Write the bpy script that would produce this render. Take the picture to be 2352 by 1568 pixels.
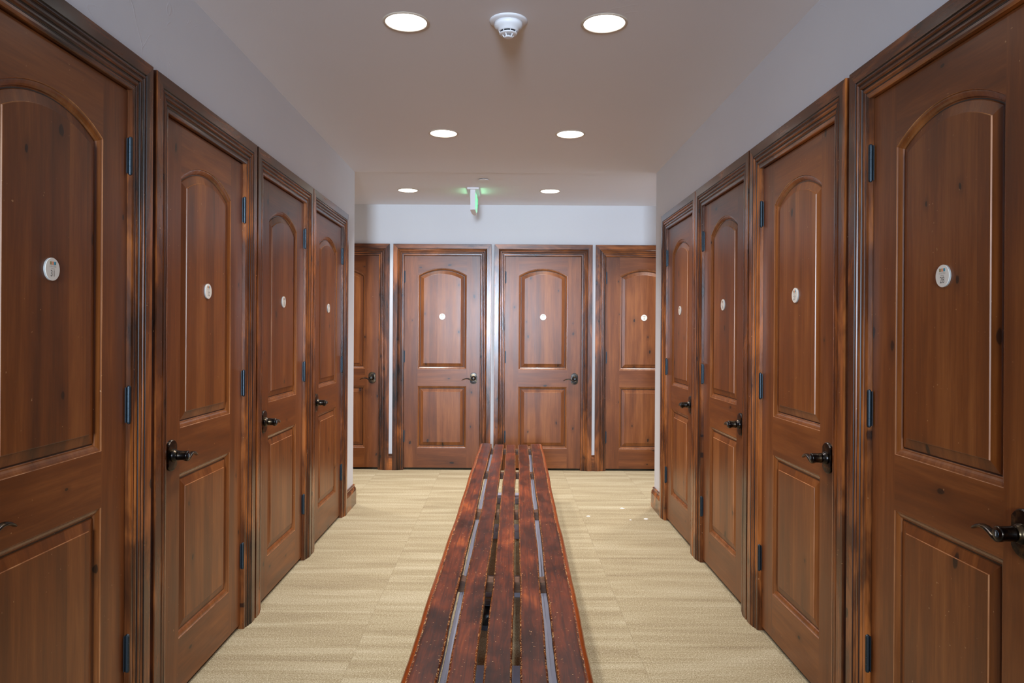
import bpy, math, random
from mathutils import Vector, Matrix
random.seed(7)
PI = math.pi
for o in list(bpy.data.objects):
    bpy.data.objects.remove(o)
scn = bpy.context.scene
COL = scn.collection

# ------------------------------------------------------------------ camera
CAMH = 1.372
cd = bpy.data.cameras.new('camera')
cam = bpy.data.objects.new('camera', cd)
COL.objects.link(cam)
cd.sensor_width = 36.0
cd.lens = 36.0 * 1640.0 / 2352.0
cd.shift_x = (1176.0 - 1161.5) / 2352.0
cd.shift_y = (765.3 - 784.0) / 2352.0
cd.clip_start = 0.05
cam.matrix_world = Matrix.Translation((0, 0, CAMH)) @ Matrix.Rotation(PI / 2, 4, 'X') @ Matrix.Rotation(math.radians(0.361), 4, 'Z')
scn.camera = cam

# ------------------------------------------------------------------ world and exposure
w = bpy.data.worlds.new('world')
scn.world = w
w.use_nodes = True
w.node_tree.nodes['Background'].inputs[0].default_value = (0.02, 0.022, 0.03, 1)
w.node_tree.nodes['Background'].inputs[1].default_value = 0.3
scn.view_settings.view_transform = 'Standard'
scn.view_settings.look = 'None'
scn.view_settings.exposure = 0.0
scn.view_settings.gamma = 1.0
scn.view_settings.use_curve_mapping = False


def area(name, loc, rot, sx, sy, power, col, spread=180, shape='RECTANGLE', parent=None):
    l = bpy.data.lights.new(name, 'AREA')
    l.shape = shape
    l.size = sx
    if shape == 'RECTANGLE':
        l.size_y = sy
    l.energy = power
    l.color = col
    l.spread = math.radians(spread)
    o = bpy.data.objects.new(name, l)
    COL.objects.link(o)
    o.location = loc
    o.rotation_euler = rot
    o.parent = parent
    return o


WARM = (1.0, 0.98, 0.98)
COOL = (0.67, 0.82, 1.0)
DOWN_POWER = 13.2
# daylight through the window in the end wall behind the camera, and cool light added at the unseen east end of the cross corridor
area('daylight_rear', (-0.35, -4.04, 1.80), (PI / 2, 0, 0), 0.9, 1.2, 66, COOL, 58)
area('added_cool_east', (4.44, 6.45, 1.6), (PI / 2, 0, PI / 2), 1.0, 1.3, 20, COOL)

# ------------------------------------------------------------------ plan dimensions (metres)
CEIL = 2.651
WL, WR = -1.2134, 1.1897        # wall planes of the passage
ZL, ZR = 5.705, 5.674           # where the passage ends
YF = 7.152                      # far wall plane
CASE_T = 0.0246
DH = 2.26                       # height of the casing
CW = 0.109                      # casing width


# ------------------------------------------------------------------ materials
def srgb(r, g, b):
    f = lambda c: (c / 255 / 12.92) if c / 255 <= 0.04045 else ((c / 255 + 0.055) / 1.055) ** 2.4
    return (f(r), f(g), f(b), 1)


class NT:
    def __init__(self, name):
        self.m = bpy.data.materials.new(name)
        self.m.use_nodes = True
        self.t = self.m.node_tree
        self.n = self.t.nodes
        self.b = self.n['Principled BSDF']

    def new(self, typ, **kw):
        x = self.n.new(typ)
        for k, v in kw.items():
            setattr(x, k, v)
        return x

    def link(self, a, b):
        if isinstance(a, bpy.types.NodeSocket):
            self.t.links.new(a, b)
        else:
            b.default_value = a

    def math(self, op, a, b=0.0, c=0.0, clamp=False):
        x = self.new('ShaderNodeMath', operation=op, use_clamp=clamp)
        self.link(a, x.inputs[0]); self.link(b, x.inputs[1]); self.link(c, x.inputs[2])
        return x.outputs[0]

    def mix(self, f, a, b, mode='MIX'):
        x = self.new('ShaderNodeMix', data_type='RGBA', blend_type=mode)
        self.link(f, x.inputs[0]); self.link(a, x.inputs[6]); self.link(b, x.inputs[7])
        return x.outputs[2]

    def ramp(self, v, stops, ease='LINEAR'):
        x = self.new('ShaderNodeValToRGB')
        cr = x.color_ramp
        cr.interpolation = ease
        while len(cr.elements) < len(stops):
            cr.elements.new(0.5)
        for e, (p, c) in zip(cr.elements, stops):
            e.position = p
            e.color = c if len(c) == 4 else (c[0], c[0], c[0], 1)
        self.link(v, x.inputs[0])
        return x.outputs[0]

    def noise(self, vec, scale, detail=3, rough=0.55, dist=0.0):
        x = self.new('ShaderNodeTexNoise')
        self.link(vec, x.inputs['Vector'])
        x.inputs['Scale'].default_value = scale
        x.inputs['Detail'].default_value = detail
        x.inputs['Roughness'].default_value = rough
        x.inputs['Distortion'].default_value = dist
        return x.outputs['Fac']

    def smooth(self, v, lo, hi):
        x = self.new('ShaderNodeMapRange', interpolation_type='SMOOTHSTEP')
        self.link(v, x.inputs[0])
        x.inputs[1].default_value = lo; x.inputs[2].default_value = hi
        return x.outputs[0]

    def objcoord(self, scale=(1, 1, 1), rand=0.0, uv=False):
        tc = self.new('ShaderNodeTexCoord')
        v = tc.outputs['UV' if uv else 'Object']
        if rand:
            oi = self.new('ShaderNodeObjectInfo')
            cx = self.new('ShaderNodeCombineXYZ')
            self.link(self.math('MULTIPLY', oi.outputs['Random'], rand), cx.inputs[0])
            self.link(self.math('MULTIPLY', oi.outputs['Random'], rand * 1.7), cx.inputs[1])
            self.link(self.math('MULTIPLY', oi.outputs['Random'], rand * 2.3), cx.inputs[2])
            ad = self.new('ShaderNodeVectorMath', operation='ADD')
            self.link(v, ad.inputs[0]); self.link(cx.outputs[0], ad.inputs[1])
            v = ad.outputs[0]
        mp = self.new('ShaderNodeVectorMath', operation='MULTIPLY')
        self.link(v, mp.inputs[0])
        mp.inputs[1].default_value = scale
        return mp.outputs[0], v

    def bump(self, h, strength, dist):
        x = self.new('ShaderNodeBump')
        x.inputs['Strength'].default_value = strength
        x.inputs['Distance'].default_value = dist
        self.link(h, x.inputs['Height'])
        self.link(x.outputs[0], self.b.inputs['Normal'])
        return x


def wood(name, axis, dark, mid, light, blot=0.35, stave=0.0, rough=0.34, knots=0.34, fine=1.0, coat=0.12, cgain=1.0):
    k = NT(name)
    s = {'V': (1, 1, 0.06), 'H': (0.06, 1, 1), 'Y': (1, 0.06, 1)}[axis]
    vs, v = k.objcoord(s, 17.0)
    grain = k.noise(vs, 34, 5, 0.62, 0.6)
    broad = k.noise(vs, 7.5, 3, 0.5, 1.2)
    hair = k.noise(vs, 130, 3, 0.7)
    sb = (1, 1, 0.32) if axis == 'V' else (0.32, 1, 1)
    vb, _ = k.objcoord(sb, 17.0)
    blotch = k.noise(vb, 4.0 if cgain == 1.0 else 6.5, 4, 0.55, 0.9)
    f = k.math('ADD', k.math('MULTIPLY', grain, 0.55 * fine), k.math('MULTIPLY', broad, 0.72))
    f = k.math('ADD', f, k.math('MULTIPLY', blotch, blot * 1.6))
    f = k.math('SUBTRACT', f, 0.135 + 0.8 * blot + 0.0)
    f = k.math('ADD', f, k.math('MULTIPLY', k.math('SUBTRACT', hair, 0.5), 0.3))
    f = k.math('MULTIPLY_ADD', f, cgain, 0.5 - 0.5 * cgain)
    if stave:
        sep = k.new('ShaderNodeSeparateXYZ')
        k.link(v, sep.inputs[0])
        cell = k.math('FLOOR', k.math('DIVIDE', sep.outputs[0], 0.083))
        wn = k.new('ShaderNodeTexWhiteNoise', noise_dimensions='1D')
        k.link(cell, wn.inputs['W'])
        f = k.math('ADD', f, k.math('MULTIPLY', k.math('SUBTRACT', wn.outputs['Value'], 0.5), stave))
    col = k.ramp(f, [(0.08, dark), (0.48, mid), (0.92, light)])
    # knots: dark cores with a soft halo, only in some cells
    sk = (1, 1, 0.52) if axis == 'V' else (0.52, 1, 1)
    vk, _ = k.objcoord(sk, 17.0)
    s3 = k.new('ShaderNodeSeparateXYZ'); k.link(vk, s3.inputs[0])
    c3 = k.new('ShaderNodeCombineXYZ'); k.link(s3.outputs[0], c3.inputs[0]); k.link(s3.outputs[2], c3.inputs[1])
    vk = c3.outputs[0]
    nv = k.new('ShaderNodeTexNoise')
    k.link(vk, nv.inputs['Vector']); nv.inputs['Scale'].default_value = 22
    ad = k.new('ShaderNodeVectorMath', operation='MULTIPLY_ADD')
    k.link(nv.outputs['Color'], ad.inputs[0]); ad.inputs[1].default_value = (0.018, 0.018, 0.018); k.link(vk, ad.inputs[2])
    vo = k.new('ShaderNodeTexVoronoi', voronoi_dimensions='2D')
    k.link(ad.outputs[0], vo.inputs['Vector']); vo.inputs['Scale'].default_value = 6.5
    sc = k.new('ShaderNodeSeparateColor')
    k.link(vo.outputs['Color'], sc.inputs[0])
    pick = k.math('GREATER_THAN', sc.outputs[0], 1.0 - knots)
    size = k.math('MULTIPLY_ADD', sc.outputs[1], 0.06, 0.026)
    core = k.math('SUBTRACT', 1.0, k.smooth(k.math('DIVIDE', vo.outputs['Distance'], size), 0.62, 0.95))
    halo = k.math('SUBTRACT', 1.0, k.smooth(k.math('DIVIDE', vo.outputs['Distance'], size), 0.8, 3.6))
    col = k.mix(k.math('MULTIPLY', k.math('MULTIPLY', halo, pick), 0.35), col, dark)
    col = k.mix(k.math('MULTIPLY', k.math('MULTIPLY', core, pick), 0.85), col, srgb(30, 17, 12))
    # tiny pale nicks
    vn, _ = k.objcoord((1, 1, 1), 17.0)
    nick = k.noise(vn, 95, 1, 0.5)
    nk2 = k.noise(vn, 9, 1, 0.5)
    nick = k.math('MULTIPLY', k.smooth(nick, 0.765, 0.80), k.smooth(nk2, 0.45, 0.62))
    col = k.mix(k.math('MULTIPLY', nick, 0.6), col, srgb(205, 160, 115))
    k.link(col, k.b.inputs['Base Color'])
    k.link(k.math('ADD', rough - 0.05, k.math('MULTIPLY', broad, 0.12)), k.b.inputs['Roughness'])
    k.b.inputs['Specular IOR Level'].default_value = 0.4
    k.b.inputs['Coat Weight'].default_value = coat
    k.b.inputs['Coat Roughness'].default_value = 0.25
    k.bump(k.math('ADD', grain, k.math('MULTIPLY', broad, 0.6)), 0.12, 0.0015)
    return k.m


D, M_, L_ = srgb(70, 36, 14), srgb(112, 59, 22), srgb(154, 91, 42)
W_STILE = wood('alder_vertical', 'V', D, M_, L_)
W_RAIL = wood('alder_horizontal', 'H', D, M_, L_)
W_PANEL = wood('alder_panel', 'V', D, srgb(118, 63, 23), srgb(160, 97, 46), stave=0.26)
W_STICK = wood('alder_sticking', 'V', srgb(78, 43, 19), srgb(124, 70, 32), srgb(160, 98, 50), knots=0.1, rough=0.24, coat=0.4)
CD, CM, CL = srgb(30, 17, 11), srgb(94, 49, 21), srgb(172, 99, 45)
W_CASE_V = wood('casing_vertical', 'V', CD, CM, CL, blot=0.8, knots=0.5, rough=0.24, coat=0.3, cgain=1.3)
W_CASE_H = wood('casing_horizontal', 'H', CD, CM, CL, blot=0.8, knots=0.5, rough=0.24, coat=0.3, cgain=1.3)


W_WORN = wood('worn_edge', 'V', srgb(88, 48, 20), srgb(164, 104, 60), srgb(206, 150, 102), knots=0.05, cgain=1.6)
W_GROOVE_V = wood('dark_groove_wood', 'V', srgb(16, 9, 7), srgb(38, 20, 12), srgb(66, 34, 18), blot=0.6, knots=0.1)  # darker wood tone for the groove faces of casings and panels
W_GROOVE_H = wood('dark_groove_wood_horizontal', 'H', srgb(16, 9, 7), srgb(38, 20, 12), srgb(66, 34, 18), blot=0.6, knots=0.1)


def plain(name, col, rough=0.5, metal=0.0, emit=None, estr=0.0):
    k = NT(name)
    k.b.inputs['Base Color'].default_value = col
    k.b.inputs['Roughness'].default_value = rough
    k.b.inputs['Metallic'].default_value = metal
    if emit:
        k.b.inputs['Emission Color'].default_value = emit
        k.b.inputs['Emission Strength'].default_value = estr
    return k


def plaster(name, col, col2, scratch=0.3):
    k = NT(name)
    vs, v = k.objcoord()
    n1 = k.noise(v, 1.3, 3)
    n2 = k.noise(v, 60, 3, 0.6)
    n3 = k.noise(v, 7, 4, 0.6, 0.8)
    k.link(k.mix(k.math('MULTIPLY', n1, 0.8), col, col2), k.b.inputs['Base Color'])
    # faint trowel lines
    vr, _ = k.objcoord((1.0, 1.0, 1.0))
    wv = k.new('ShaderNodeTexVoronoi', feature='DISTANCE_TO_EDGE')
    ds = k.new('ShaderNodeTexNoise'); k.link(v, ds.inputs['Vector']); ds.inputs['Scale'].default_value = 3.0
    ad = k.new('ShaderNodeVectorMath', operation='MULTIPLY_ADD')
    k.link(ds.outputs['Color'], ad.inputs[0]); ad.inputs[1].default_value = (0.5, 0.5, 0.5); k.link(v, ad.inputs[2])
    k.link(ad.outputs[0], wv.inputs['Vector']); wv.inputs['Scale'].default_value = 5.0
    line = k.math('SUBTRACT', 1.0, k.smooth(wv.outputs['Distance'], 0.0, 0.018))
    line = k.math('MULTIPLY', line, k.smooth(n3, 0.52, 0.62))
    h = k.math('ADD', k.math('MULTIPLY', n2, 0.25), k.math('ADD', k.math('MULTIPLY', n3, 0.5), k.math('MULTIPLY', line, scratch)))
    k.bump(h, 0.35, 0.002)
    k.b.inputs['Roughness'].default_value = 0.62
    k.b.inputs['Specular IOR Level'].default_value = 0.35
    return k.m


M_WALL = plaster('wall_plaster', srgb(224, 224, 227), srgb(213, 212, 216), 0.5)
M_CEIL = plaster('ceiling_plaster', srgb(230, 226, 230), srgb(224, 220, 222), 0.25)


def carpet():
    k = NT('carpet_tiles')
    vs, v = k.objcoord()
    sep = k.new('ShaderNodeSeparateXYZ'); k.link(v, sep.inputs[0])
    X, Y = sep.outputs[0], sep.outputs[1]
    TX, TY = 0.61, 0.61
    cx = k.math('FLOOR', k.math('DIVIDE', k.math('ADD', X, 10.40), TX))
    off = 0.0
    ty = k.math('ADD', k.math('DIVIDE', k.math('ADD', Y, 9.825), TY), off)
    cy = k.math('FLOOR', ty)
    cc = k.new('ShaderNodeCombineXYZ'); k.link(cx, cc.inputs[0]); k.link(cy, cc.inputs[1])
    wn = k.new('ShaderNodeTexWhiteNoise', noise_dimensions='3D'); k.link(cc.outputs[0], wn.inputs['Vector'])
    # banding across the walk, restarting on each tile
    bx = k.new('ShaderNodeCombineXYZ')
    k.link(k.math('ADD', k.math('MULTIPLY', X, 0.55), k.math('MULTIPLY', wn.outputs['Value'], 9.0)), bx.inputs[0])
    k.link(k.math('ADD', k.math('MULTIPLY', Y, 5.2), k.math('MULTIPLY', wn.outputs['Value'], 31.0)), bx.inputs[1])
    band = k.noise(bx.outputs[0], 2.0, 3, 0.5, 0.5)
    bx2 = k.new('ShaderNodeCombineXYZ')
    k.link(k.math('ADD', k.math('MULTIPLY', X, 1.2), k.math('MULTIPLY', wn.outputs['Value'], 5.0)), bx2.inputs[0])
    k.link(k.math('MULTIPLY', Y, 30.0), bx2.inputs[1])
    row = k.noise(bx2.outputs[0], 2.6, 2, 0.5)
    f = k.math('ADD', k.math('MULTIPLY', band, 0.9), k.math('MULTIPLY', row, 0.30))
    col = k.ramp(f, [(0.38, srgb(152, 135, 104)), (0.58, srgb(172, 156, 122)), (0.80, srgb(192, 178, 146))])
    # loop pile specks
    vp, _ = k.objcoord((1, 1.0, 1))
    sp = k.noise(vp, 270, 2, 0.7)
    sp2 = k.noise(vp, 140, 2, 0.7)
    spk = k.math('ADD', k.math('MULTIPLY', sp, 0.6), k.math('MULTIPLY', sp2, 0.4))
    col = k.mix(k.math('MULTIPLY', k.math('SUBTRACT', 1.0, k.smooth(spk, 0.38, 0.52)), 0.62), col, srgb(116, 94, 62))
    col = k.mix(k.math('MULTIPLY', k.smooth(spk, 0.52, 0.62), 0.55), col, srgb(240, 226, 198))
    # seams
    fx = k.math('FRACT', k.math('DIVIDE', k.math('ADD', X, 10.40), TX))
    fy = k.math('FRACT', ty)
    ex = k.math('MINIMUM', fx, k.math('SUBTRACT', 1.0, fx))
    ey = k.math('MINIMUM', fy, k.math('SUBTRACT', 1.0, fy))
    e = k.math('MINIMUM', ex, ey)
    seam = k.math('SUBTRACT', 1.0, k.smooth(e, 0.0, 0.005))
    col = k.mix(k.math('MULTIPLY', seam, 0.22), col, srgb(90, 70, 48))
    k.link(col, k.b.inputs['Base Color'])
    k.b.inputs['Roughness'].default_value = 0.95
    k.b.inputs['Specular IOR Level'].default_value = 0.1
    k.bump(spk, 0.6, 0.004)
    return k.m


M_CARPET = carpet()


def bench_wood():
    k = NT('bench_lacquer')
    vs, v = k.objcoord((1, 0.07, 1), 23.0)
    vb, _ = k.objcoord((1, 0.38, 1), 23.0)
    vf, _ = k.objcoord((1, 1, 1), 23.0)
    grain = k.noise(vs, 60, 5, 0.65, 1.0)
    blotch = k.noise(vb, 9, 4, 0.6, 0.8)
    big = k.noise(vf, 3.2, 2, 0.5)
    f = k.math('ADD', k.math('MULTIPLY', grain, 0.5), k.math('ADD', k.math('MULTIPLY', blotch, 0.75), k.math('MULTIPLY', big, 0.45)))
    f = k.math('SUBTRACT', f, 0.37)
    col = k.ramp(f, [(0.26, srgb(30, 11, 6)), (0.43, srgb(68, 26, 9)), (0.60, srgb(112, 46, 15)), (0.82, srgb(168, 82, 30))])
    # figure lines
    wv = k.new('ShaderNodeTexWave', wave_type='BANDS', bands_direction='X')
    k.link(vs, wv.inputs['Vector']); wv.inputs['Scale'].default_value = 9
    wv.inputs['Distortion'].default_value = 9; wv.inputs['Detail'].default_value = 3; wv.inputs['Detail Scale'].default_value = 0.6
    col = k.mix(k.math('MULTIPLY', k.smooth(wv.outputs['Fac'], 0.86, 0.98), 0.4), col, srgb(40, 18, 14))
    # worn edges from the slat's own width coordinate
    uvn = k.new('ShaderNodeUVMap'); uvn.uv_map = 'UVMap'
    sp = k.new('ShaderNodeSeparateXYZ'); k.link(uvn.outputs[0], sp.inputs[0])
    edge = sp.outputs[0]     # 0 on the flat, 1 at the arris
    wn = k.noise(vb, 44, 5, 0.7)
    wn2 = k.noise(vf, 150, 2, 0.6)
    e1 = k.smooth(k.math('ADD', edge, k.math('MULTIPLY', k.math('SUBTRACT', wn, 0.5), 1.3)), 0.80, 1.20)
    col = k.mix(k.math('MULTIPLY', e1, 0.6), col, srgb(186, 100, 44))
    e2 = k.math('MULTIPLY', k.smooth(edge, 0.82, 0.96), k.smooth(wn2, 0.55, 0.63))
    col = k.mix(k.math('MULTIPLY', e2, 0.7), col, srgb(232, 190, 130))
    e3 = k.math('MULTIPLY', k.smooth(edge, 0.82, 0.96), k.math('SUBTRACT', 1.0, k.smooth(wn2, 0.42, 0.52)))
    col = k.mix(k.math('MULTIPLY', e3, 0.7), col, srgb(34, 18, 12))
    fl = k.noise(vf, 120, 1, 0.5)
    fl = k.math('MULTIPLY', k.smooth(fl, 0.72, 0.77), k.smooth(wn, 0.44, 0.56))
    col = k.mix(k.math('MULTIPLY', fl, 0.9), col, srgb(226, 170, 112))
    k.link(col, k.b.inputs['Base Color'])
    k.link(k.math('ADD', 0.2, k.math('MULTIPLY', blotch, 0.3)), k.b.inputs['Roughness'])
    k.b.inputs['Specular IOR Level'].default_value = 0.22
    k.b.inputs['Coat Weight'].default_value = 0.0
    k.b.inputs['Coat Roughness'].default_value = 0.2
    k.bump(k.math('ADD', k.math('MULTIPLY', grain, 0.5), k.math('ADD', k.math('MULTIPLY', fl, -1.0), k.math('MULTIPLY', e1, -0.6))), 0.35, 0.002)
    return k.m


M_BENCH = bench_wood()
M_BENCH_SIDE = wood('bench_side_lightened', 'Y', srgb(92, 38, 12), srgb(150, 66, 20), srgb(190, 98, 36), blot=0.3, rough=0.22, knots=0.05, coat=0.3)  # paler colour stands in for light on the bench's outer sides
M_BAR = wood('bench_bar_wood', 'H', srgb(40, 24, 16), srgb(84, 52, 32), srgb(150, 112, 80), knots=0.1)


def chipped_metal():
    k = NT('painted_grey_steel')
    vs, v = k.objcoord()
    n = k.noise(v, 55, 3, 0.7)
    n2 = k.noise(v, 5, 2)
    chip = k.math('MULTIPLY', k.smooth(n, 0.69, 0.73), k.smooth(n2, 0.5, 0.6))
    k.link(k.mix(chip, srgb(168, 166, 180), srgb(30, 26, 26)), k.b.inputs['Base Color'])
    k.b.inputs['Roughness'].default_value = 0.45
    return k.m


M_STEEL = chipped_metal()
kb = plain('dark_bronze', srgb(48, 44, 42), 0.28, 1.0)
_, v_ = kb.objcoord((1, 1, 1), 3.0)
kb.link(kb.mix(kb.smooth(kb.noise(v_, 40, 3), 0.45, 0.7), srgb(52, 49, 48), srgb(104, 88, 66)), kb.b.inputs['Base Color'])
M_BRONZE = kb.m
M_HINGE = plain('blackened_steel', srgb(58, 67, 74), 0.4, 0.8).m
M_PLATE = plain('white_acrylic', srgb(236, 230, 218), 0.3).m
M_PLATE_EDGE = plain('clear_acrylic_edge', srgb(170, 168, 164), 0.2).m
M_INK = plain('dark_print', srgb(48, 46, 46), 0.6).m
M_INK2 = plain('grey_print', srgb(150, 146, 140), 0.6).m
M_OLIVE = plain('olive_print', srgb(150, 134, 84), 0.6).m
M_ORANGE = plain('salmon_print', srgb(220, 140, 104), 0.6).m
M_TEAL = plain('teal_print', srgb(40, 140, 160), 0.6).m
M_WHITE = plain('white_plastic', srgb(232, 230, 232), 0.4).m
M_SLOT = plain('black_slot', srgb(18, 20, 30), 0.6).m
M_TRIM = plain('light_trim', srgb(205, 190, 172), 0.35).m
M_LENS = plain('lamp_lens', srgb(255, 250, 240), 0.5, 0, (1.0, 0.97, 0.92, 1), 6.0).m
M_GREEN = plain('exit_lens_green', srgb(170, 235, 200), 0.3, 0, (0.30, 0.95, 0.55, 1), 0.6).m
M_GREEN_TXT = plain('exit_letters', srgb(60, 190, 120), 0.4, 0, (0.12, 0.75, 0.35, 1), 0.7).m
kr = plain('black_rubber_leather', srgb(16, 17, 20), 0.35)
M_SHOE = kr.m
M_SHOE2 = plain('slate_leather', srgb(62, 66, 76), 0.4).m
M_GLASS = plain('daylit_pane', srgb(200, 215, 235), 0.1, 0, (0.7, 0.83, 1.0, 1), 2.2).m
M_PAPER = plain('white_scrap', srgb(240, 236, 228), 0.8).m


# ------------------------------------------------------------------ mesh helper
class MB:
    def __init__(self):
        self.v = []; self.f = []; self.mi = []; self.sm = []; self.mats = []; self.uv = None

    def mat(self, m):
        if m not in self.mats:
            self.mats.append(m)
        return self.mats.index(m)

    def face(self, idx, m, smooth=False):
        self.f.append(tuple(idx)); self.mi.append(self.mat(m)); self.sm.append(smooth)

    def quad(self, pts, m, smooth=False):
        n = len(self.v)
        self.v += [tuple(p) for p in pts]
        self.face(range(n, n + len(pts)), m, smooth)

    def box(self, x0, x1, y0, y1, z0, z1, m, bev=0.0):
        if bev <= 0:
            n = len(self.v)
            self.v += [(x, y, z) for z in (z0, z1) for y in (y0, y1) for x in (x0, x1)]
            for q in ((0, 2, 3, 1), (4, 5, 7, 6), (0, 1, 5, 4), (2, 6, 7, 3), (0, 4, 6, 2), (1, 3, 7, 5)):
                self.face([n + i for i in q], m)
            return
        b = bev
        # chamfered box from three nested slabs of points
        xs, ys, zs = (x0, x1), (y0, y1), (z0, z1)
        P = {}
        for i in (0, 1):
            for j in (0, 1):
                for l in (0, 1):
                    sx, sy, sz = (1 - 2 * i), (1 - 2 * j), (1 - 2 * l)
                    P[i, j, l, 'x'] = (xs[i], ys[j] + sy * b, zs[l] + sz * b)
                    P[i, j, l, 'y'] = (xs[i] + sx * b, ys[j], zs[l] + sz * b)
                    P[i, j, l, 'z'] = (xs[i] + sx * b, ys[j] + sy * b, zs[l])
        n = {}
        for key, p in P.items():
            n[key] = len(self.v); self.v.append(p)
        def F(keys):
            c = sum((Vector(self.v[n[k]]) for k in keys), Vector()) / len(keys)
            ctr = Vector(((x0 + x1) / 2, (y0 + y1) / 2, (z0 + z1) / 2))
            a = [Vector(self.v[n[k]]) for k in keys]
            nr = (a[1] - a[0]).cross(a[2] - a[1])
            ks = list(keys)
            if nr.dot(c - ctr) < 0:
                ks.reverse()
            self.face([n[k] for k in ks], m)
        o4 = ((0, 0), (1, 0), (1, 1), (0, 1))
        for i in (0, 1):
            F([(i, a, c, 'x') for a, c in o4]); F([(a, i, c, 'y') for a, c in o4]); F([(a, c, i, 'z') for a, c in o4])
        for i in (0, 1):
            for j in (0, 1):
                F([(i, j, 0, 'x'), (i, j, 1, 'x'), (i, j, 1, 'y'), (i, j, 0, 'y')])
                F([(i, 0, j, 'x'), (i, 1, j, 'x'), (i, 1, j, 'z'), (i, 0, j, 'z')])
                F([(0, i, j, 'y'), (1, i, j, 'y'), (1, i, j, 'z'), (0, i, j, 'z')])
                for l in (0, 1):
                    F([(i, j, l, 'x'), (i, j, l, 'y'), (i, j, l, 'z')])

    def lathe(self, prof, m, c=(0, 0, 0), axis='Z', n=32, smooth=True, mats=None):
        base = len(self.v)
        for (r, h) in prof:
            for i in range(n):
                a = 2 * PI * i / n
                if axis == 'Z':
                    p = (c[0] + r * math.cos(a), c[1] + r * math.sin(a), c[2] + h)
                elif axis == 'Y':
                    p = (c[0] + r * math.cos(a), c[1] + h, c[2] + r * math.sin(a))
                else:
                    p = (c[0] + h, c[1] + r * math.cos(a), c[2] + r * math.sin(a))
                self.v.append(p)
        for j in range(len(prof) - 1):
            mm = mats[j] if mats else m
            for i in range(n):
                k = (i + 1) % n
                self.face([base + j * n + i, base + j * n + k, base + (j + 1) * n + k, base + (j + 1) * n + i], mm, smooth)
        self.face([base + i for i in range(n)][::-1], mats[0] if mats else m)
        self.face([base + (len(prof) - 1) * n + i for i in range(n)], mats[-1] if mats else m)

    def sections(self, rings, m, cap=True, smooth=True):
        base = len(self.v); n = len(rings[0])
        for r in rings:
            self.v += [tuple(p) for p in r]
        for j in range(len(rings) - 1):
            for i in range(n):
                k = (i + 1) % n
                self.face([base + j * n + i, base + j * n + k, base + (j + 1) * n + k, base + (j + 1) * n + i], m, smooth)
        if cap:
            self.face([base + i for i in range(n)][::-1], m)
            self.face([base + (len(rings) - 1) * n + i for i in range(n)], m)

    def mesh(self, name):
        me = bpy.data.meshes.new(name)
        me.from_pydata(self.v, [], self.f)
        for m in self.mats:
            me.materials.append(m)
        me.polygons.foreach_set('material_index', self.mi)
        me.polygons.foreach_set('use_smooth', self.sm)
        if self.uv:
            ul = me.uv_layers.new(name='UVMap')
            for p in me.polygons:
                for li in p.loop_indices:
                    ul.data[li].uv = self.uv[me.loops[li].vertex_index]
        me.update()
        return me

    def build(self, name, parent=None, fix=True):
        me = self.mesh(name)
        if fix:
            import bmesh
            bm = bmesh.new(); bm.from_mesh(me)
            bmesh.ops.recalc_face_normals(bm, faces=bm.faces)
            bm.to_mesh(me); bm.free()
        return link(name, me, parent)


def link(name, data, parent=None):
    o = bpy.data.objects.new(name, data)
    COL.objects.link(o)
    o.parent = parent
    return o


def tag(o, label=None, cat=None, group=None, kind=None):
    for k, v in (('label', label), ('category', cat), ('group', group), ('kind', kind)):
        if v:
            o[k] = v
    return o


def empty(name, loc=(0, 0, 0), rz=0.0):
    o = bpy.data.objects.new(name, None)
    COL.objects.link(o)
    o.empty_display_size = 0.1
    o.location = loc
    o.rotation_euler = (0, 0, rz)
    return o


def copy_tree(o, parent=None):
    c = o.copy()
    COL.objects.link(c)
    c.parent = parent
    for ch in list(o.children):
        copy_tree(ch, c)
    return c


# ------------------------------------------------------------------ room shell
XE = 4.5          # ends of the cross corridor
YB = -4.1         # wall behind the camera
T = 0.14


def openings_wall(mb, axis, plane, back, u0, u1, ops, m):
    """wall slab between u0..u1 with openings (a, b, top); axis 'Y' = wall runs along Y at x=plane, 'X' = runs along X at y=plane"""
    lo, hi = min(plane, back), max(plane, back)
    def B(a, b, z0, z1):
        if b - a < 1e-4:
            return
        if axis == 'Y':
            mb.box(lo, hi, a, b, z0, z1, m)
        else:
            mb.box(a, b, lo, hi, z0, z1, m)
    cur = u0
    for a, b, top in sorted(ops):
        B(cur, a, 0, CEIL + 0.02)
        B(a, b, top, CEIL + 0.02)
        cur = b
    B(cur, u1, 0, CEIL + 0.02)


IN = CW - 0.004   # opening edge measured in from the casing's outer edge
L_DOORS = [(1.424, 2.401), (2.428, 3.405), (3.422, 4.400), (4.412, 5.389)]
R_DOORS = [(1.464, 2.434), (2.462, 3.427), (3.441, 4.410), (4.419, 5.374)]
F_DOORS = [(-2.143, -1.163), (-1.127, -0.147), (-0.116, 0.864), (0.895, 1.877)]

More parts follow.
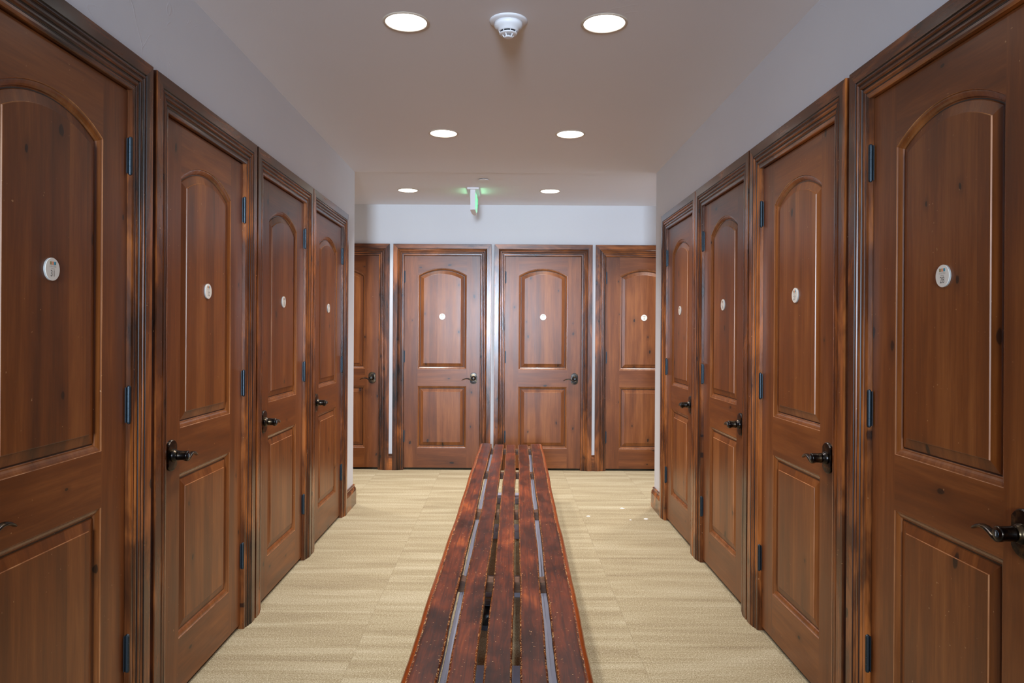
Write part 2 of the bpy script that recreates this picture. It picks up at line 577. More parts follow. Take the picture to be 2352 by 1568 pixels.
mb = MB()
ops = [(a + IN, b - IN, DH - IN) for a, b in L_DOORS + [(1.410 - 0.985 * k - 0.9785, 1.410 - 0.985 * k - 0.0015) for k in range(4)]]
openings_wall(mb, 'Y', WL, WL - T, YB, ZL, ops, M_WALL)
mb.box(-XE, WL - T, ZL - T, ZL, 0, CEIL + 0.02, M_WALL)
tag(mb.build('wall_left', fix=False), 'off-white plaster wall above the left row of doors', 'wall', kind='structure')
mb = MB()
ops = [(a + IN, b - IN, DH - IN) for a, b in R_DOORS + [(1.450 - 0.985 * k - 0.9785, 1.450 - 0.985 * k - 0.0015) for k in range(4)]]
openings_wall(mb, 'Y', WR, WR + T, YB, ZR, ops, M_WALL)
mb.box(WR + T, XE, ZR - T, ZR, 0, CEIL + 0.02, M_WALL)
tag(mb.build('wall_right', fix=False), 'off-white plaster wall above the right row of doors', 'wall', kind='structure')
mb = MB()
ops = [(a + IN, b - IN, DH - IN) for a, b in F_DOORS]
openings_wall(mb, 'X', YF, YF + T, -XE, XE, ops, M_WALL)
tag(mb.build('wall_far', fix=False), 'off-white plaster wall at the end behind the four far doors', 'wall', kind='structure')
mb = MB()
openings_wall(mb, 'X', YB - 0.0, YB - T, WL - T, WR + T, [], M_WALL)
tag(mb.build('wall_rear', fix=False), 'off-white plaster wall behind the viewer', 'wall', kind='structure')
for s, nm in ((-1, 'wall_west'), (1, 'wall_east')):
    mb = MB()
    mb.box(min(s * XE, s * (XE + T)), max(s * XE, s * (XE + T)), ZR - T, YF + T, 0, CEIL + 0.02, M_WALL)
    tag(mb.build(nm, fix=False), 'plaster wall closing the %s end of the cross corridor' % ('left' if s < 0 else 'right'), 'wall', kind='structure')
mb = MB()
mb.box(-XE - T, XE + T, YB - T, YF + 1.0, -0.08, 0.0, M_CARPET)
tag(mb.build('floor', fix=False), 'beige carpet tiles with soft banding across the walk', 'floor', kind='structure')
mb = MB()
mb.box(-XE - T, XE + T, YB - T, 5.70, CEIL, CEIL + 0.1, M_CEIL)
mb.box(-XE - T, XE + T, 5.70, YF + T, CEIL + 0.005, CEIL + 0.1, M_CEIL)
tag(mb.build('ceiling', fix=False), 'smooth tan plaster ceiling', 'ceiling', kind='structure')

# windows that let the daylight in, behind the viewer and one added unseen at the right end for cool light
def window(name, loc, rz, wd, ht, lab):
    e = empty(name, loc, rz)
    f = MB()
    for a, b, c, d in ((-wd / 2 - .06, wd / 2 + .06, ht / 2, ht / 2 + .06), (-wd / 2 - .06, wd / 2 + .06, -ht / 2 - .06, -ht / 2),
                       (-wd / 2 - .06, -wd / 2, -ht / 2, ht / 2), (wd / 2, wd / 2 + .06, -ht / 2, ht / 2), (-.02, .02, -ht / 2, ht / 2)):
        f.box(a, b, -0.03, 0.0, c, d, W_CASE_V)
    f.build('window_frame', e)
    g = MB(); g.box(-wd / 2, wd / 2, -0.008, 0.0, -ht / 2, ht / 2, M_GLASS); g.build('window_pane', e)
    tag(e, lab, 'window', kind='structure')
window('window_1', (-0.35, YB + 0.001, 1.80), PI, 0.9, 1.2, 'daylit window in the wall behind the viewer')
window('added_window_2', (XE - 0.001, 6.45, 1.6), -PI / 2, 1.0, 1.3, 'added unseen window giving cool light at the right end of the cross corridor')

# ------------------------------------------------------------------ baseboards
BP = [(0.0, 0.0), (0.022, 0.0), (0.022, 0.112), (0.019, 0.120), (0.021, 0.124), (0.018, 0.130), (0.014, 0.138), (0.010, 0.143), (0.013, 0.147), (0.013, 0.156), (0.008, 0.160), (0.0, 0.160)]


def board(name, path, lab, side):
    """path: list of (x, y, nx, ny) where n is the outward offset direction for the profile"""
    mb = MB()
    rings = [[(x + nx * p, y + ny * p, z) for p, z in BP] for x, y, nx, ny in path]
    mb.sections(rings, W_CASE_H, smooth=False)
    tag(mb.build(name), lab, 'baseboard', kind='structure')


board('baseboard_left', [(WL, 5.392, 1, 0), (WL, ZL, 1, 1), (-3.0, ZL, 0, 1)], 'stained wood baseboard wrapping the left wall corner', 'left')
board('baseboard_right', [(WR, 5.377, -1, 0), (WR, ZR, -1, 1), (3.0, ZR, 0, 1)], 'stained wood baseboard wrapping the right wall corner', 'right')
mb = MB()
for a, b in ((-1.163, -1.127), (-0.147, -0.116), (0.864, 0.895), (-XE, -2.143), (1.877, XE)):
    rings = [[(x, YF - p * 0.9, z) for p, z in BP] for x in (a, b)]
    mb.sections(rings, W_CASE_H, smooth=False)
tag(mb.build('baseboard_far'), 'short stained baseboard pieces between the far doors', 'baseboard', kind='structure')

# ------------------------------------------------------------------ doors
# casing cross-section: u = distance inward from the outer edge, p = projection from the wall plane
PROF = [(0.0, -0.001), (0.0, 0.0226), (0.002, CASE_T), (0.043, CASE_T), (0.0445, 0.0215), (0.0470, 0.0208), (0.0485, 0.0232), (0.0520, 0.0240),
        (0.0550, 0.0225), (0.0565, 0.0190), (0.0590, 0.0182), (0.0620, 0.0205), (0.0680, 0.0208), (0.0725, 0.0178), (0.0740, 0.0145), (0.0765, 0.0140),
        (0.0790, 0.0162), (0.0840, 0.0164), (0.0880, 0.0140), (0.0895, 0.0112), (0.0920, 0.0110), (0.0945, 0.0130), (0.1010, 0.0128), (0.1060, 0.0118), (0.1085, 0.0095),
        (0.1085, -0.048), (0.122, -0.048), (0.122, -0.12)]


def casing_mesh(W):
    mb = MB()
    n = len(PROF)
    for (u, p) in PROF:
        ut = u * 1.06
        mb.v += [(-W / 2 + u, -p, 0.0), (-W / 2 + u, -p, DH - ut), (W / 2 - u, -p, DH - ut), (W / 2 - u, -p, 0.0)]
    for i in range(n - 1):
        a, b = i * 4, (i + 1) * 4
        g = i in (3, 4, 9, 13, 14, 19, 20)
        V_, H_ = (W_GROOVE_V, W_GROOVE_H) if g else (W_CASE_V, W_CASE_H)
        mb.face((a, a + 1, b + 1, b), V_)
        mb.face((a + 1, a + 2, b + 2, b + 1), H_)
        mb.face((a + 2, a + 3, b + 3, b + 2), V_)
    me = mb.mesh('casing')
    import bmesh
    bm = bmesh.new(); bm.from_mesh(me)
    bmesh.ops.recalc_face_normals(bm, faces=bm.faces)
    # make sure the flat face looks outward (-y)
    for f in bm.faces:
        c = f.calc_center_median()
        if abs(c.y + CASE_T) < 1e-4 and f.normal.y > 0.5:
            bmesh.ops.reverse_faces(bm, faces=bm.faces)
            break
    bm.to_mesh(me); bm.free()
    return me


LEAF_Y = 0.005    # leaf face sits just behind the wall plane
LT = 0.04
SPRING, APEX, UB, LTOP, LB = 1.950, 2.023, 1.009, 0.839, 0.220
LEAF_TOP = DH - CW * 1.06 - 0.002
# panel sticking and raise: d = distance inward from opening, h = depth behind the leaf face
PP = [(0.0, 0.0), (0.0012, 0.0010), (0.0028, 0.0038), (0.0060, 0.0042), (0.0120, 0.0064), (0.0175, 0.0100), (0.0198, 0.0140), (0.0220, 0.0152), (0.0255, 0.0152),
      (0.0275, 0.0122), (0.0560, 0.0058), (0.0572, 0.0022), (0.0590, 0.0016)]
PM = [W_WORN] + [W_STICK] * 6 + [W_GROOVE_V] + [W_PANEL] * 2 + [W_WORN] + [W_PANEL]


def leaf_mesh(hw):
    mb = MB()
    y = LEAF_Y
    z0, z1 = 0.022, LEAF_TOP
    a = hw - 0.135
    rise = APEX - SPRING
    R = (a * a + rise * rise) / (2 * rise)
    zc = APEX - R
    NA = 18

    def outline(d):
        x = a - d; r = R - d
        pts = [(-x, UB + d), (x, UB + d)]
        t = math.asin(x / r)
        for i in range(NA + 1):
            q = t - 2 * t * i / NA
            pts.append((r * math.sin(q), zc + r * math.cos(q)))
        return pts

    def rect(d):
        return [(-a + d, LB + d), (a - d, LB + d), (a - d, LTOP - d), (-a + d, LTOP - d)]

    for fn in (outline, rect):
        rings = [fn(d) for d, h in PP]
        n = len(rings[0])
        base = len(mb.v)
        for (d, h), r in zip(PP, rings):
            mb.v += [(x, y + h, z) for x, z in r]
        for j in range(len(PP) - 1):
            for i in range(n):
                k2 = (i + 1) % n
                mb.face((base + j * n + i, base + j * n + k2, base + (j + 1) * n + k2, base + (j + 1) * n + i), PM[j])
        mb.face([base + (len(PP) - 1) * n + i for i in range(n)], W_PANEL)
    # stiles and rails
    q = lambda x0, x1, za, zb, m: mb.quad([(x0, y, za), (x1, y, za), (x1, y, zb), (x0, y, zb)], m)
    q(-hw, -a, z0, z1, W_STILE); q(a, hw, z0, z1, W_STILE)
    q(-a, a, z0, LB, W_RAIL); q(-a, a, LTOP, UB, W_RAIL)
    arch = outline(0)[2:]
    for (xa, za), (xb, zb) in zip(arch[:-1], arch[1:]):
        mb.quad([(xb, y, zb), (xa, y, za), (xa, y, z1), (xb, y, z1)], W_RAIL)
    # edges and back
    yb = y + LT
    mb.quad([(-hw, y, z0), (-hw, y, z1), (-hw, yb, z1), (-hw, yb, z0)], W_STILE)
    mb.quad([(hw, y, z0), (hw, yb, z0), (hw, yb, z1), (hw, y, z1)], W_STILE)
    mb.quad([(-hw, y, z0), (-hw, yb, z0), (hw, yb, z0), (hw, y, z0)], W_STILE)
    mb.quad([(-hw, y, z1), (hw, y, z1), (hw, yb, z1), (-hw, yb, z1)], W_STILE)
    mb.quad([(-hw, yb, z0), (-hw, yb, z1), (hw, yb, z1), (hw, yb, z0)], W_RAIL)
    me = mb.mesh('door_leaf')
    # every front face must look to -y
    import bmesh
    bm = bmesh.new(); bm.from_mesh(me)
    for f in bm.faces:
        c = f.calc_center_median()
        if c.y < y + 0.02 and f.normal.y > 0.001:
            f.normal_flip()
    bm.to_mesh(me); bm.free()
    return me


def hinge_parts():
    """knuckle and the two leaves; local origin on the knuckle axis"""
    k = MB()
    h = 0.112
    r = 0.0068
    prof = [(0.002, -h / 2 - 0.006), (r * 0.8, -h / 2 - 0.004), (r * 0.9, -h / 2)]
    for i in range(5):
        a = -h / 2 + h * i / 5
        prof += [(r * 0.93, a + 0.0001), (r, a + 0.0005), (r, a + h / 5 - 0.0005), (r * 0.93, a + h / 5 - 0.0001)]
    prof += [(r * 0.9, h / 2 + 0.003), (0.002, h / 2 + 0.006)]
    k.lathe(prof, M_HINGE, n=18, smooth=False)
    p = MB()
    p.box(-0.0015, 0.0015, 0.0, 0.018, -h / 2, h / 2, M_HINGE)
    p.box(-0.011, -0.0005, 0.004, 0.0065, -h / 2, h / 2, M_HINGE)
    return k.mesh('hinge_knuckle'), p.mesh('hinge_plate')


HK, HP = hinge_parts()
HP2 = HP.copy()
for v in HP2.vertices:
    v.co.x = -v.co.x
HP2.flip_normals()


def rose_mesh():
    mb = MB()
    ry, rx = 0.057, 0.0335
    def ring(s, yy):
        pts = []
        n = 44
        for i in range(n):
            a = 2 * PI * i / n
            x = 0.046 * math.cos(a); z = 0.057 * math.sin(a)
            x = max(-rx, min(rx, x))
            if abs(x) >= rx - 1e-6:
                z = z * 1.0
            pts.append((x * s, yy, z * s))
        return pts
    mb.sections([ring(1.0, 0.0), ring(1.0, -0.007), ring(0.95, -0.010), ring(0.6, -0.011)], M_BRONZE, smooth=False)
    # small square shoulders where the flats meet the round ends
    for sx in (-1, 1):
        mb.box(min(sx * 0.031, sx * 0.0352), max(sx * 0.031, sx * 0.0352), -0.0085, 0.0, -0.036, 0.036, M_BRONZE)
    return mb.mesh('rose')


def barrel_mesh():
    mb = MB()
    prof = [(0.0245, -0.008), (0.0240, -0.014), (0.0200, -0.022), (0.0165, -0.025), (0.0165, -0.027), (0.0182, -0.028), (0.0182, -0.033),
            (0.0172, -0.036), (0.0172, -0.058), (0.0180, -0.062), (0.0176, -0.065), (0.0150, -0.067), (0.006, -0.0672)]
    mb.lathe(prof, M_BRONZE, axis='Y', n=28)
    return mb.mesh('barrel')


def lever_mesh(s):
    """s = direction (sign of local x) in which the lever points"""
    mb = MB()
    path = [(-0.002, -0.010, 0.012, 0.0180), (-0.014, -0.0155, 0.0115, 0.0160), (-0.026, -0.0125, 0.011, 0.0145), (-0.040, -0.0055, 0.0105, 0.0130), (-0.056, -0.0010, 0.010, 0.0120),
            (-0.072, -0.0004, 0.0100, 0.0110), (-0.088, -0.0038, 0.0095, 0.0095), (-0.103, -0.0105, 0.0085, 0.0075), (-0.114, -0.0165, 0.0060, 0.0050), (-0.117, -0.0182, 0.0030, 0.0026)]
    rings = []
    for i, (x, z, wd, th) in enumerate(path):
        x0, z0 = path[max(0, i - 1)][:2]; x1, z1 = path[min(len(path) - 1, i + 1)][:2]
        t = Vector((x1 - x0, z1 - z0)).normalized()
        nrm = Vector((-t.y, t.x))
        yc = -0.054 + 0.010 * (i / 9) ** 2
        ring = []
        for j in range(12):
            a = 2 * PI * j / 12
            ring.append(((x + nrm.x * th / 2 * math.sin(a)) * -s, yc + wd * math.cos(a), z + nrm.y * th / 2 * math.sin(a)))
        rings.append(ring)
    mb.sections(rings, M_BRONZE)
    return mb.mesh('lever')


def keyhole_mesh():
    mb = MB()
    mb.lathe([(0.0085, -0.0668), (0.0085, -0.0682), (0.0070, -0.0690), (0.003, -0.069)], M_HINGE, axis='Y', n=20)
    mb.box(-0.0011, 0.0011, -0.0696, -0.0688, -0.005, 0.005, M_PLATE_EDGE)
    return mb.mesh('keyhole')


def fixn(me):
    import bmesh
    bm = bmesh.new(); bm.from_mesh(me)
    bmesh.ops.recalc_face_normals(bm, faces=bm.faces)
    bm.to_mesh(me); bm.free()
    return me


ROSE, BARREL, KEY = fixn(rose_mesh()), fixn(barrel_mesh()), fixn(keyhole_mesh())
LEVER = {1: fixn(lever_mesh(1)), -1: fixn(lever_mesh(-1))}
fixn(HK); fixn(HP); fixn(HP2)
PLATE_Y = LEAF_Y + 0.0016
mb = MB(); mb.lathe([(0.0305, -0.002), (0.0308, -0.004), (0.0308, -0.0068), (0.0300, -0.0078), (0.004, -0.0079)], M_PLATE, axis='Y', n=40, smooth=False,
                    mats=[M_PLATE_EDGE, M_PLATE_EDGE, M_PLATE, M_PLATE, M_PLATE])
PLATE = fixn(mb.mesh('number_plate'))


def swatch_mesh(x, m):
    mb = MB(); mb.box(x - 0.0032, x + 0.0032, -0.0084, -0.0078, 0.0120, 0.0205, m); return mb.mesh('colour_square')


SW = [swatch_mesh(-0.0092, M_OLIVE), swatch_mesh(0.0, M_ORANGE), swatch_mesh(0.0092, M_TEAL)]


def text_curve(body, size, m, extr=0.0):
    c = bpy.data.curves.new('lettering', 'FONT')
    c.body = body
    c.size = size
    c.align_x = 'CENTER'; c.align_y = 'CENTER'
    c.extrude = extr
    c.offset = -0.014 * size if size < 0.1 else 0.0
    c.materials.append(m)
    o = bpy.data.objects.new('tmp_text', c)
    COL.objects.link(o)
    bpy.context.view_layer.update()
    me = bpy.data.meshes.new_from_object(o.evaluated_get(bpy.context.evaluated_depsgraph_get()))
    bpy.data.objects.remove(o)
    return me


T_NAME = text_curve('SILVER STRIKE', 0.0052, M_INK2)
T_SUB = text_curve('AT EMPIRE PASS', 0.0026, M_INK)
CASES, LEAVES = {}, {}
door_n = 0


def door(loc, rz, W, hinge, number, lab, seam=True):
    """hinge = sign of local x of the hinge side"""
    global door_n
    door_n += 1
    e = empty('door_%d' % door_n, loc, rz)
    key = round(W, 3)
    if key not in CASES:
        CASES[key] = casing_mesh(W)
        LEAVES[key] = leaf_mesh(W / 2 - 0.1105)
    hw = W / 2 - 0.1105
    link('casing', CASES[key], e)
    link('door_leaf', LEAVES[key], e)
    for z in (1.933, 1.135, 0.338):
        h = link('hinge', HK, e)
        h.location = (hinge * (hw + 0.001), -0.0055, z)
        link('hinge_plate', HP2 if hinge < 0 else HP, h)
    hx = -hinge * (hw - 0.062)
    hd = bpy.data.objects.new('lever_handle', ROSE); COL.objects.link(hd); hd.parent = e
    hd.location = (hx, LEAF_Y, 0.920)
    link('handle_barrel', BARREL, hd)
    link('lever', LEVER[int(hinge)], hd)
    link('keyhole', KEY, hd)
    if number:
        pl = link('number_plate', PLATE, e)
        pl.location = (0, PLATE_Y + 0.002, 1.536)
        pl['label'] = 'round white number plate reading %s' % number
        for s in SW:
            link('colour_square', s, pl)
        for c, z, nm in ((T_NAME, 0.0070, 'lettering'), (T_SUB, 0.0010, 'lettering'), (text_curve(number, 0.0250, M_INK), -0.0118, 'door_number')):
            t = link(nm, c, pl)
            t.location = (0, -0.0082, z)
            t.rotation_euler = (PI / 2, 0, 0)
            if nm == 'door_number':
                t.scale = (0.86, 1.0, 1.0)
            else:
                t.scale = (0.9, 1.25, 1.0)
    tag(e, lab, 'door', kind='structure')
    return e


LLAB = ['knotty wood door numbered 31, first on the left wall, cut by the left edge of the photo',
        'knotty wood door numbered 32, second on the left wall, between doors 31 and 33',
        'knotty wood door numbered 33, third on the left wall, between doors 32 and 34',
        'knotty wood door numbered 34, last on the left wall beside the bare corner']
for (a, b), n, lab in zip(L_DOORS, ('31', '32', '33', '34'), LLAB):
    door((WL, (a + b) / 2, 0), PI / 2, b - a, 1, n, lab)
RLAB = ['knotty wood door numbered 28, first on the right wall, cut by the right edge of the photo',
        'knotty wood door numbered 27, second on the right wall, between doors 28 and 26',
        'knotty wood door numbered 26, third on the right wall, between doors 27 and 25',
        'knotty wood door numbered 25, last on the right wall beside the bare corner']
for (a, b), n, lab in zip(R_DOORS, ('28', '27', '26', '25'), RLAB):
    door((WR, (a + b) / 2, 0), -PI / 2, b - a, -1, n, lab)
HID = 'knotty wood door out of view behind the viewer'
for k2 in range(4):
    for s_, x_, f_ in ((1, WL, 1.410), (-1, WR, 1.450)):
        o = door((x_, f_ - 0.49 - 0.985 * k2, 0), s_ * PI / 2, 0.977, s_, None, HID)
        o['group'] = 'doors behind the viewer'
FLAB = ['far wall door half hidden behind the left wall corner, only its lever side showing',
        'knotty wood door on the far wall, seen whole, just left of the middle white gap',
        'wood door on the far wall, seen whole, just right of the middle white gap',
        'far wall door with its plate showing and its right edge hidden by the right wall corner']
for (a, b), n, lab in zip(F_DOORS, ('5', '6', '7', '8'), FLAB):
    door(((a + b) / 2, YF, 0), 0, b - a, -1, n, lab)

# ------------------------------------------------------------------ bench
BH = 0.450
YAW = 0.01646
BC = -0.047                        # centre line x at y = 0
Y0, Y1 = 1.60, 5.93
ym = (Y0 + Y1) / 2
bench = empty('slatted_bench', (BC + YAW * ym, ym, 0), -YAW)
tag(bench, 'long backless bench of five worn reddish wooden slats in the middle of the carpet', 'bench')
LEN = Y1 - Y0
slats = [(-0.259, -0.160, 0.010, 1), (-0.138, -0.060, 0.002, 0), (-0.039, 0.039, 0.0, 0), (0.060, 0.138, 0.002, 0), (0.159, 0.259, 0.010, 1)]
for si, (xa, xb, lift, outer) in enumerate(slats):
    mb = MB(); mb.uv = []
    rnd = random.Random(si + 3)
    cx = (xa + xb) / 2
    wd = (xb - xa) / 2
    NL = 110
    ph = [rnd.uniform(0, 6.28) for _ in range(6)]
    rings = []
    sgn = 0 if not outer else (-1 if cx < 0 else 1)
    for i in range(NL + 1):
        yy = -LEN / 2 + LEN * i / NL
        wob = lambda k0: 0.0018 * math.sin(yy * 3.1 + ph[k0]) + 0.0011 * math.sin(yy * 8.7 + ph[k0 + 1]) + rnd.uniform(-0.0007, 0.0007)
        l = -wd + wob(0); r = wd + wob(2)
        top, th, b = 0.0, 0.024, 0.0045
        def zt(x):   # outer slats tip inwards slightly
            return BH + lift + (0.05 * (abs(cx + x) - abs(cx)) if outer else 0.015 * x * (1 if cx > 0 else -1 if cx < 0 else 0))
        ring = []; us = []
        def add(x, z, u):
            ring.append((x, yy, zt(x) + z)); us.append(u)
        def side(e, s, rounded):
            # points from the flat top to the bottom on the side with sign s (edge x = e)
            if rounded:
                for dx, dz, u in ((0.030, 0.0, 0.35), (0.024, -0.0004, 0.8), (0.021, -0.0012, 1.0), (0.018, -0.0012, 0.97), (0.015, -0.0022, 0.80), (0.009, -0.0055, 0.78), (0.004, -0.0105, 0.76), (0.0, -0.0190, 0.74), (0.0, -0.0290, 0.7), (0.004, -0.0370, 0.6)):
                    yield e - s * dx, dz, u
            else:
                for dx, dz, u in ((0.014, 0.0, 0.35), (b + 0.002, 0.0, 0.8), (b, -0.0004, 1.0), (b * 0.3, -b * 0.6, 1.0), (0.0, -b * 1.3, 0.9), (0.0, -th + 0.002, 0.5), (0.002, -th, 0.3)):
                    yield e - s * dx, dz, u
        left = list(side(l, -1, sgn == -1)); right = list(side(r, 1, sgn == 1))
        add(left[0][0] + (right[0][0] - left[0][0]) * 0.5, 0.0, 0.0)
        for x, z, u in right:
            add(x, z, u)
        for x, z, u in reversed(left):
            add(x, z, u)
        if i in (0, NL):   # eased ends
            ring = [(x * 0.97, y_, z_ - 0.003) for x, y_, z_ in ring]
        rings.append(ring)
        mb.uv += [(u, i / NL) for u in us]
    mb.sections(rings, M_BENCH, smooth=True)
    if outer:
        nr = len(rings[0])
        si_ = mb.mat(M_BENCH_SIDE)
        for fi in range(NL * nr):
            c = fi % nr
            if (sgn > 0 and 4 <= c <= 8) or (sgn < 0 and nr - 9 <= c <= nr - 5):
                mb.mi[fi] = si_
    o = mb.build('seat_slat', bench)
    o.location = (cx, 0, 0)

bars = [5.84, 4.86, 3.81, 2.75, 1.71]
for yb in bars:
    y = yb - ym
    mb = MB()
    n = 16
    rings = []
    for i in range(n + 1):
        x = -0.236 + 0.472 * i / n
        zt = BH - 0.0255 + 0.010 * (abs(x) / 0.2) ** 2 * (1 if abs(x) < 0.19 else 1) - (0.006 if abs(x) > 0.19 else 0)
        if abs(x) < 0.15:
            zt = min(zt, BH - 0.0245)
        zb = BH - 0.064
        rings.append([(x, y - 0.032, zt), (x, y + 0.032, zt), (x, y + 0.032, zb), (x, y - 0.032, zb)])
    mb.sections(rings, M_BAR, smooth=False)
    mb.build('cross_bar', bench)
for s in (-1, 1):
    mb = MB()
    mb.box(min(s * 0.108, s * 0.167), max(s * 0.108, s * 0.167), -LEN / 2 + 0.05, LEN / 2 - 0.02, 0.355, 0.3862, M_STEEL, bev=0.002)
    mb.build('steel_rail', bench)
for yb in bars:
    y = yb - ym
    for s in (-1, 1):
        mb = MB()
        mb.box(s * 0.138 - 0.02, s * 0.138 + 0.02, y - 0.02, y + 0.02, 0.045, 0.3555, M_STEEL, bev=0.002)
        mb.build('leg', bench)
    mb = MB()
    mb.box(-0.215, 0.215, y - 0.1, y + 0.1, 0.0, 0.048, M_STEEL, bev=0.003)
    mb.build('foot_plate', bench)

# ------------------------------------------------------------------ black shoes under the bench
def shoe():
    e = empty('shoe')
    mb = MB()
    # rings along the length: (y, half width, top height)
    st = [(-0.14, 0.020, 0.060), (-0.132, 0.034, 0.082), (-0.10, 0.038, 0.098), (-0.05, 0.038, 0.100), (-0.01, 0.040, 0.088), (0.04, 0.045, 0.066),
          (0.09, 0.049, 0.054), (0.125, 0.042, 0.048), (0.145, 0.026, 0.040), (0.150, 0.012, 0.032)]
    rings = []
    for y, hw, ht in st:
        ring = []
        for j in range(18):
            a = 2 * PI * j / 18
            c, s = math.cos(a), math.sin(a)
            z = 0.022 + (ht - 0.022) * max(0, s) ** 0.8 if s > 0 else 0.022 + 0.006 * s
            ring.append((hw * (abs(c) ** 0.75) * (1 if c >= 0 else -1), y, z))
        rings.append(ring)
    mb.sections(rings, M_SHOE)
    mb.build('upper', e)
    mb = MB()
    rings = [[(x, y, 0.0), (x, y, 0.022), (-x, y, 0.022), (-x, y, 0.0)] for y, x in [(-0.145, 0.018), (-0.135, 0.036), (-0.05, 0.038), (0.02, 0.042), (0.09, 0.051), (0.13, 0.044), (0.152, 0.02)]]
    mb.sections(rings, M_SHOE2, smooth=False)
    mb.build('sole', e)
    mb = MB()
    mb.lathe([(0.022, 0.099), (0.030, 0.102), (0.031, 0.106), (0.024, 0.107)], M_SHOE2, c=(0, -0.085, 0), n=20)
    mb.build('collar', e)
    return e


s1 = shoe()
s1.location = (-0.085, 3.44, 0.0); s1.rotation_euler = (0, 0, 0.12)
tag(s1, 'black shoe on the carpet, glimpsed between slats under the bench', 'shoe')

# ------------------------------------------------------------------ ceiling fixtures
def downlight():
    e = empty('recessed_ceiling_light')
    mb = MB()
    n = 40
    prof = [(0.0845, 0.0), (0.0845, -0.0035), (0.087, -0.0045), (0.094, -0.0035), (0.097, -0.0005)]
    base = 0
    for r, h in prof:
        for i in range(n):
            a = 2 * PI * i / n
            mb.v.append((r * math.cos(a), r * math.sin(a), h))
    for j in range(len(prof) - 1):
        for i in range(n):
            k2 = (i + 1) % n
            mb.face((j * n + i, j * n + k2, (j + 1) * n + k2, (j + 1) * n + i), M_TRIM, True)
    mb.build('trim_ring', e)
    mb = MB()
    mb.lathe([(0.0844, -0.0004), (0.0835, -0.0016), (0.06, -0.0024), (0.02, -0.0028)], M_LENS, n=40)
    mb.build('lens', e)
    l = area('lamp', (0, 0, -0.006), (0, 0, 0), 0.15, 0.15, DOWN_POWER, WARM, 118, 'DISK', e)
    return e


dl = downlight()
ld = [c for c in dl.children if c.type == 'LIGHT'][0].data
ld2 = ld.copy()
ld2.energy = DOWN_POWER * 1.06
ld.energy = DOWN_POWER * 0.74        # the nearest pair is a little dimmer
LAMP_DATA = (ld, ld2)
spots = [(-0.418, 2.94, 'large round ceiling light left of the smoke detector, nearest row'),
         (0.398, 2.94, 'large round ceiling light right of the smoke detector, nearest row'),
         (-0.406, 4.576, 'round ceiling light, left one of the middle pair'),
         (0.406, 4.576, 'round ceiling light, right one of the middle pair'),
         (-0.889, 6.436, 'small round ceiling light at the far end, left of the exit sign'),
         (0.392, 6.436, 'small round ceiling light at the far end, right of the exit sign'),
         (-2.17, 6.436, 'ceiling light out of view in the left arm of the cross corridor'),
         (1.673, 6.436, 'ceiling light out of view in the right arm of the cross corridor')]
for i, (x, y, lab) in enumerate(spots):
    o = dl if i == 0 else copy_tree(dl)
    o.location = (x, y, CEIL + (0.005 if y > 5.7 else 0.0))
    for ch in o.children:
        if ch.type == 'LIGHT':
            ch.data = LAMP_DATA[0 if y < 3 else 1]
    tag(o, lab, 'ceiling light', 'recessed lights in the ceiling')

# smoke detector
sd = empty('smoke_detector', (0.003, 2.925, CEIL))
tag(sd, 'white round smoke detector on the ceiling between the two nearest lights', 'smoke detector')
mb = MB(); mb.lathe([(0.078, 0.0), (0.078, -0.003), (0.072, -0.008), (0.058, -0.010)], M_WHITE, n=48)
mb.build('base_plate', sd)
mb = MB(); mb.lathe([(0.058, -0.009), (0.0575, -0.024), (0.0535, -0.027), (0.0520, -0.031), (0.043, -0.034), (0.0405, -0.044), (0.0375, -0.0455)], M_WHITE, n=48)
mb.build('body', sd)
mb = MB(); mb.lathe([(0.0345, -0.045), (0.0345, -0.0525)], M_SLOT, n=40)
mb.build('sensing_slot', sd)
mb = MB()
for i in range(8):
    a = 2 * PI * i / 8 + 0.25
    c, s = math.cos(a), math.sin(a)
    n = len(mb.v)
    for z in (-0.045, -0.053):
        for rr in (0.0335, 0.0375):
            for t in (-0.0012, 0.0012):
                mb.v.append((c * rr - s * t, s * rr + c * t, z))
    for q in ((0, 1, 3, 2), (4, 6, 7, 5), (0, 4, 5, 1), (2, 3, 7, 6), (0, 2, 6, 4), (1, 5, 7, 3)):
        mb.face([n + k2 for k2 in q], M_WHITE)
mb.lathe([(0.0370, -0.0520), (0.0370, -0.0545), (0.031, -0.0565), (0.016, -0.0575)], M_WHITE, n=40)
mb.build('lower_ring', sd)
mb = MB()
for i in range(5):
    a = 2 * PI * i / 5 + 0.5
    c, s = math.cos(a), math.sin(a)
    n = len(mb.v)
    for z, r0, r1 in ((-0.056, 0.0215, 0.0255), (-0.067, 0.014, 0.018)):
        for rr in (r0, r1):
            for t in (-0.0024, 0.0024):
                mb.v.append((c * rr - s * t, s * rr + c * t, z))
    for q in ((0, 1, 3, 2), (4, 6, 7, 5), (0, 4, 5, 1), (2, 3, 7, 6), (0, 2, 6, 4), (1, 5, 7, 3)):
        mb.face([n + k2 for k2 in q], M_WHITE)
mb.lathe([(0.018, -0.066), (0.018, -0.0685), (0.010, -0.0690)], M_WHITE, n=24)
mb.build('sensor_cage', sd)
mb = MB(); mb.lathe([(0.004, -0.057), (0.004, -0.062), (0.002, -0.064)], M_PLATE_EDGE, n=12)
mb.build('thermistor', sd)

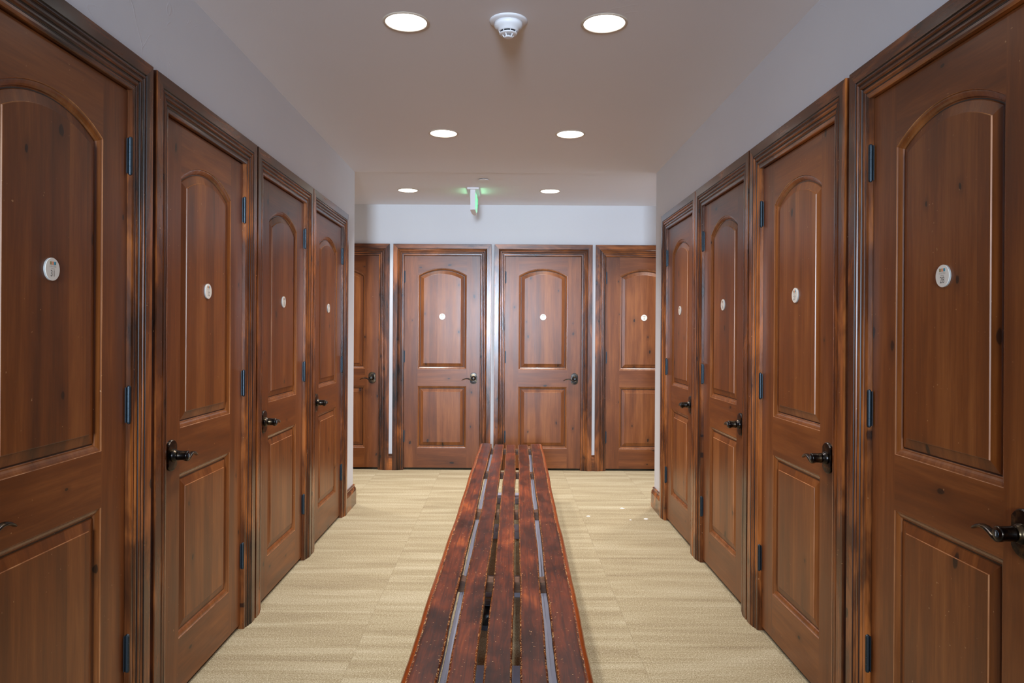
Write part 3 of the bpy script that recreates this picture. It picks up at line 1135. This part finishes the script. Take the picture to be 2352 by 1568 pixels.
# sprinkler cover
mb = MB(); mb.lathe([(0.030, 0.0), (0.030, -0.004), (0.0415, -0.0045), (0.0415, -0.007), (0.038, -0.008)], M_WHITE, n=36, mats=[M_SLOT, M_SLOT, M_WHITE, M_WHITE])
o = mb.build('sprinkler_cover'); o.location = (-0.192, 5.96, CEIL + 0.005)
tag(o, 'small white sprinkler cover disc on the ceiling just before the exit sign', 'sprinkler')

# exit sign
ex = empty('exit_sign', (-0.296, 6.455, CEIL + 0.005))
tag(ex, 'green-lit exit sign hanging edge-on from the far ceiling', 'exit sign')
mb = MB(); mb.box(-0.053, 0.053, -0.175, 0.175, -0.018, 0.0, M_WHITE, bev=0.004)
mb.build('ceiling_canopy', ex)
mb = MB()
hx = 0.023
outl = [(-hx, -0.155), (hx * 0.82, -0.155), (hx * 0.9, 0.155), (-0.004, 0.155), (-hx * 0.75, 0.08), (-hx, -0.05)]
rings = [[(x, y, z) for x, y in outl] for z in (-0.195, -0.018)]
mb.sections(rings, M_WHITE, smooth=False)
mb.build('housing', ex)
for s in (1, -1):
    mb = MB()
    rings = []
    for i in range(9):
        t = i / 8
        y = (-0.135 + 0.285 * t) if s > 0 else (-0.04 + 0.18 * t)
        bulge = (0.012 if s > 0 else 0.0015) * math.sin(PI * t) ** 0.7 + 0.0005
        x0 = 0.0185 if s > 0 else (-0.0225 if y < -0.05 else -0.0225 + 0.008 * (y + 0.05) / 0.13)
        rings.append([(x0, y, -0.183), (x0 + s * bulge, y, -0.175), (x0 + s * bulge, y, -0.045), (x0, y, -0.026)])
    mb.sections(rings, M_GREEN, smooth=False)
    mb.build('lit_face', ex)
t = link('lettering', text_curve('EXIT', 0.13, M_GREEN_TXT, 0.0004), ex)
t.location = (0.0335, 0.006, -0.110)
t.rotation_euler = (PI / 2, 0, PI / 2)
t.scale = (0.75, 1, 1)

for s in (1, -1):
    area('sign_glow', (s * 0.060, 0.0, -0.032), (0, -s * math.radians(100), 0), 0.03, 0.26, 0.09, (0.35, 1.0, 0.5), 160, parent=ex)

# ------------------------------------------------------------------ scraps on the carpet
rs = random.Random(2)
for i, (x, y, r, lab) in enumerate([(0.925, 5.62, 0.020, 'largest white scrap on the carpet by the right wall corner'),
                                    (0.93, 5.27, 0.010, 'tiny white scrap on the carpet, furthest left of the three small ones'),
                                    (1.05, 5.30, 0.016, 'middle-sized white scrap on the carpet near door 25'),
                                    (0.63, 5.37, 0.017, 'white scrap on the carpet nearest the bench')]):
    mb = MB()
    n = 9
    top = [(r * rs.uniform(0.6, 1.1) * math.cos(2 * PI * k2 / n), r * 0.8 * rs.uniform(0.6, 1.1) * math.sin(2 * PI * k2 / n)) for k2 in range(n)]
    mb.sections([[(a * 1.05, b * 1.05, 0.0) for a, b in top], [(a, b, 0.003) for a, b in top], [(a * 0.5, b * 0.5, 0.005) for a, b in top]], M_PAPER, smooth=False)
    o = mb.build('paper_scrap'); o.location = (x, y, 0.0)
    tag(o, lab, 'scrap', 'white scraps on the carpet')
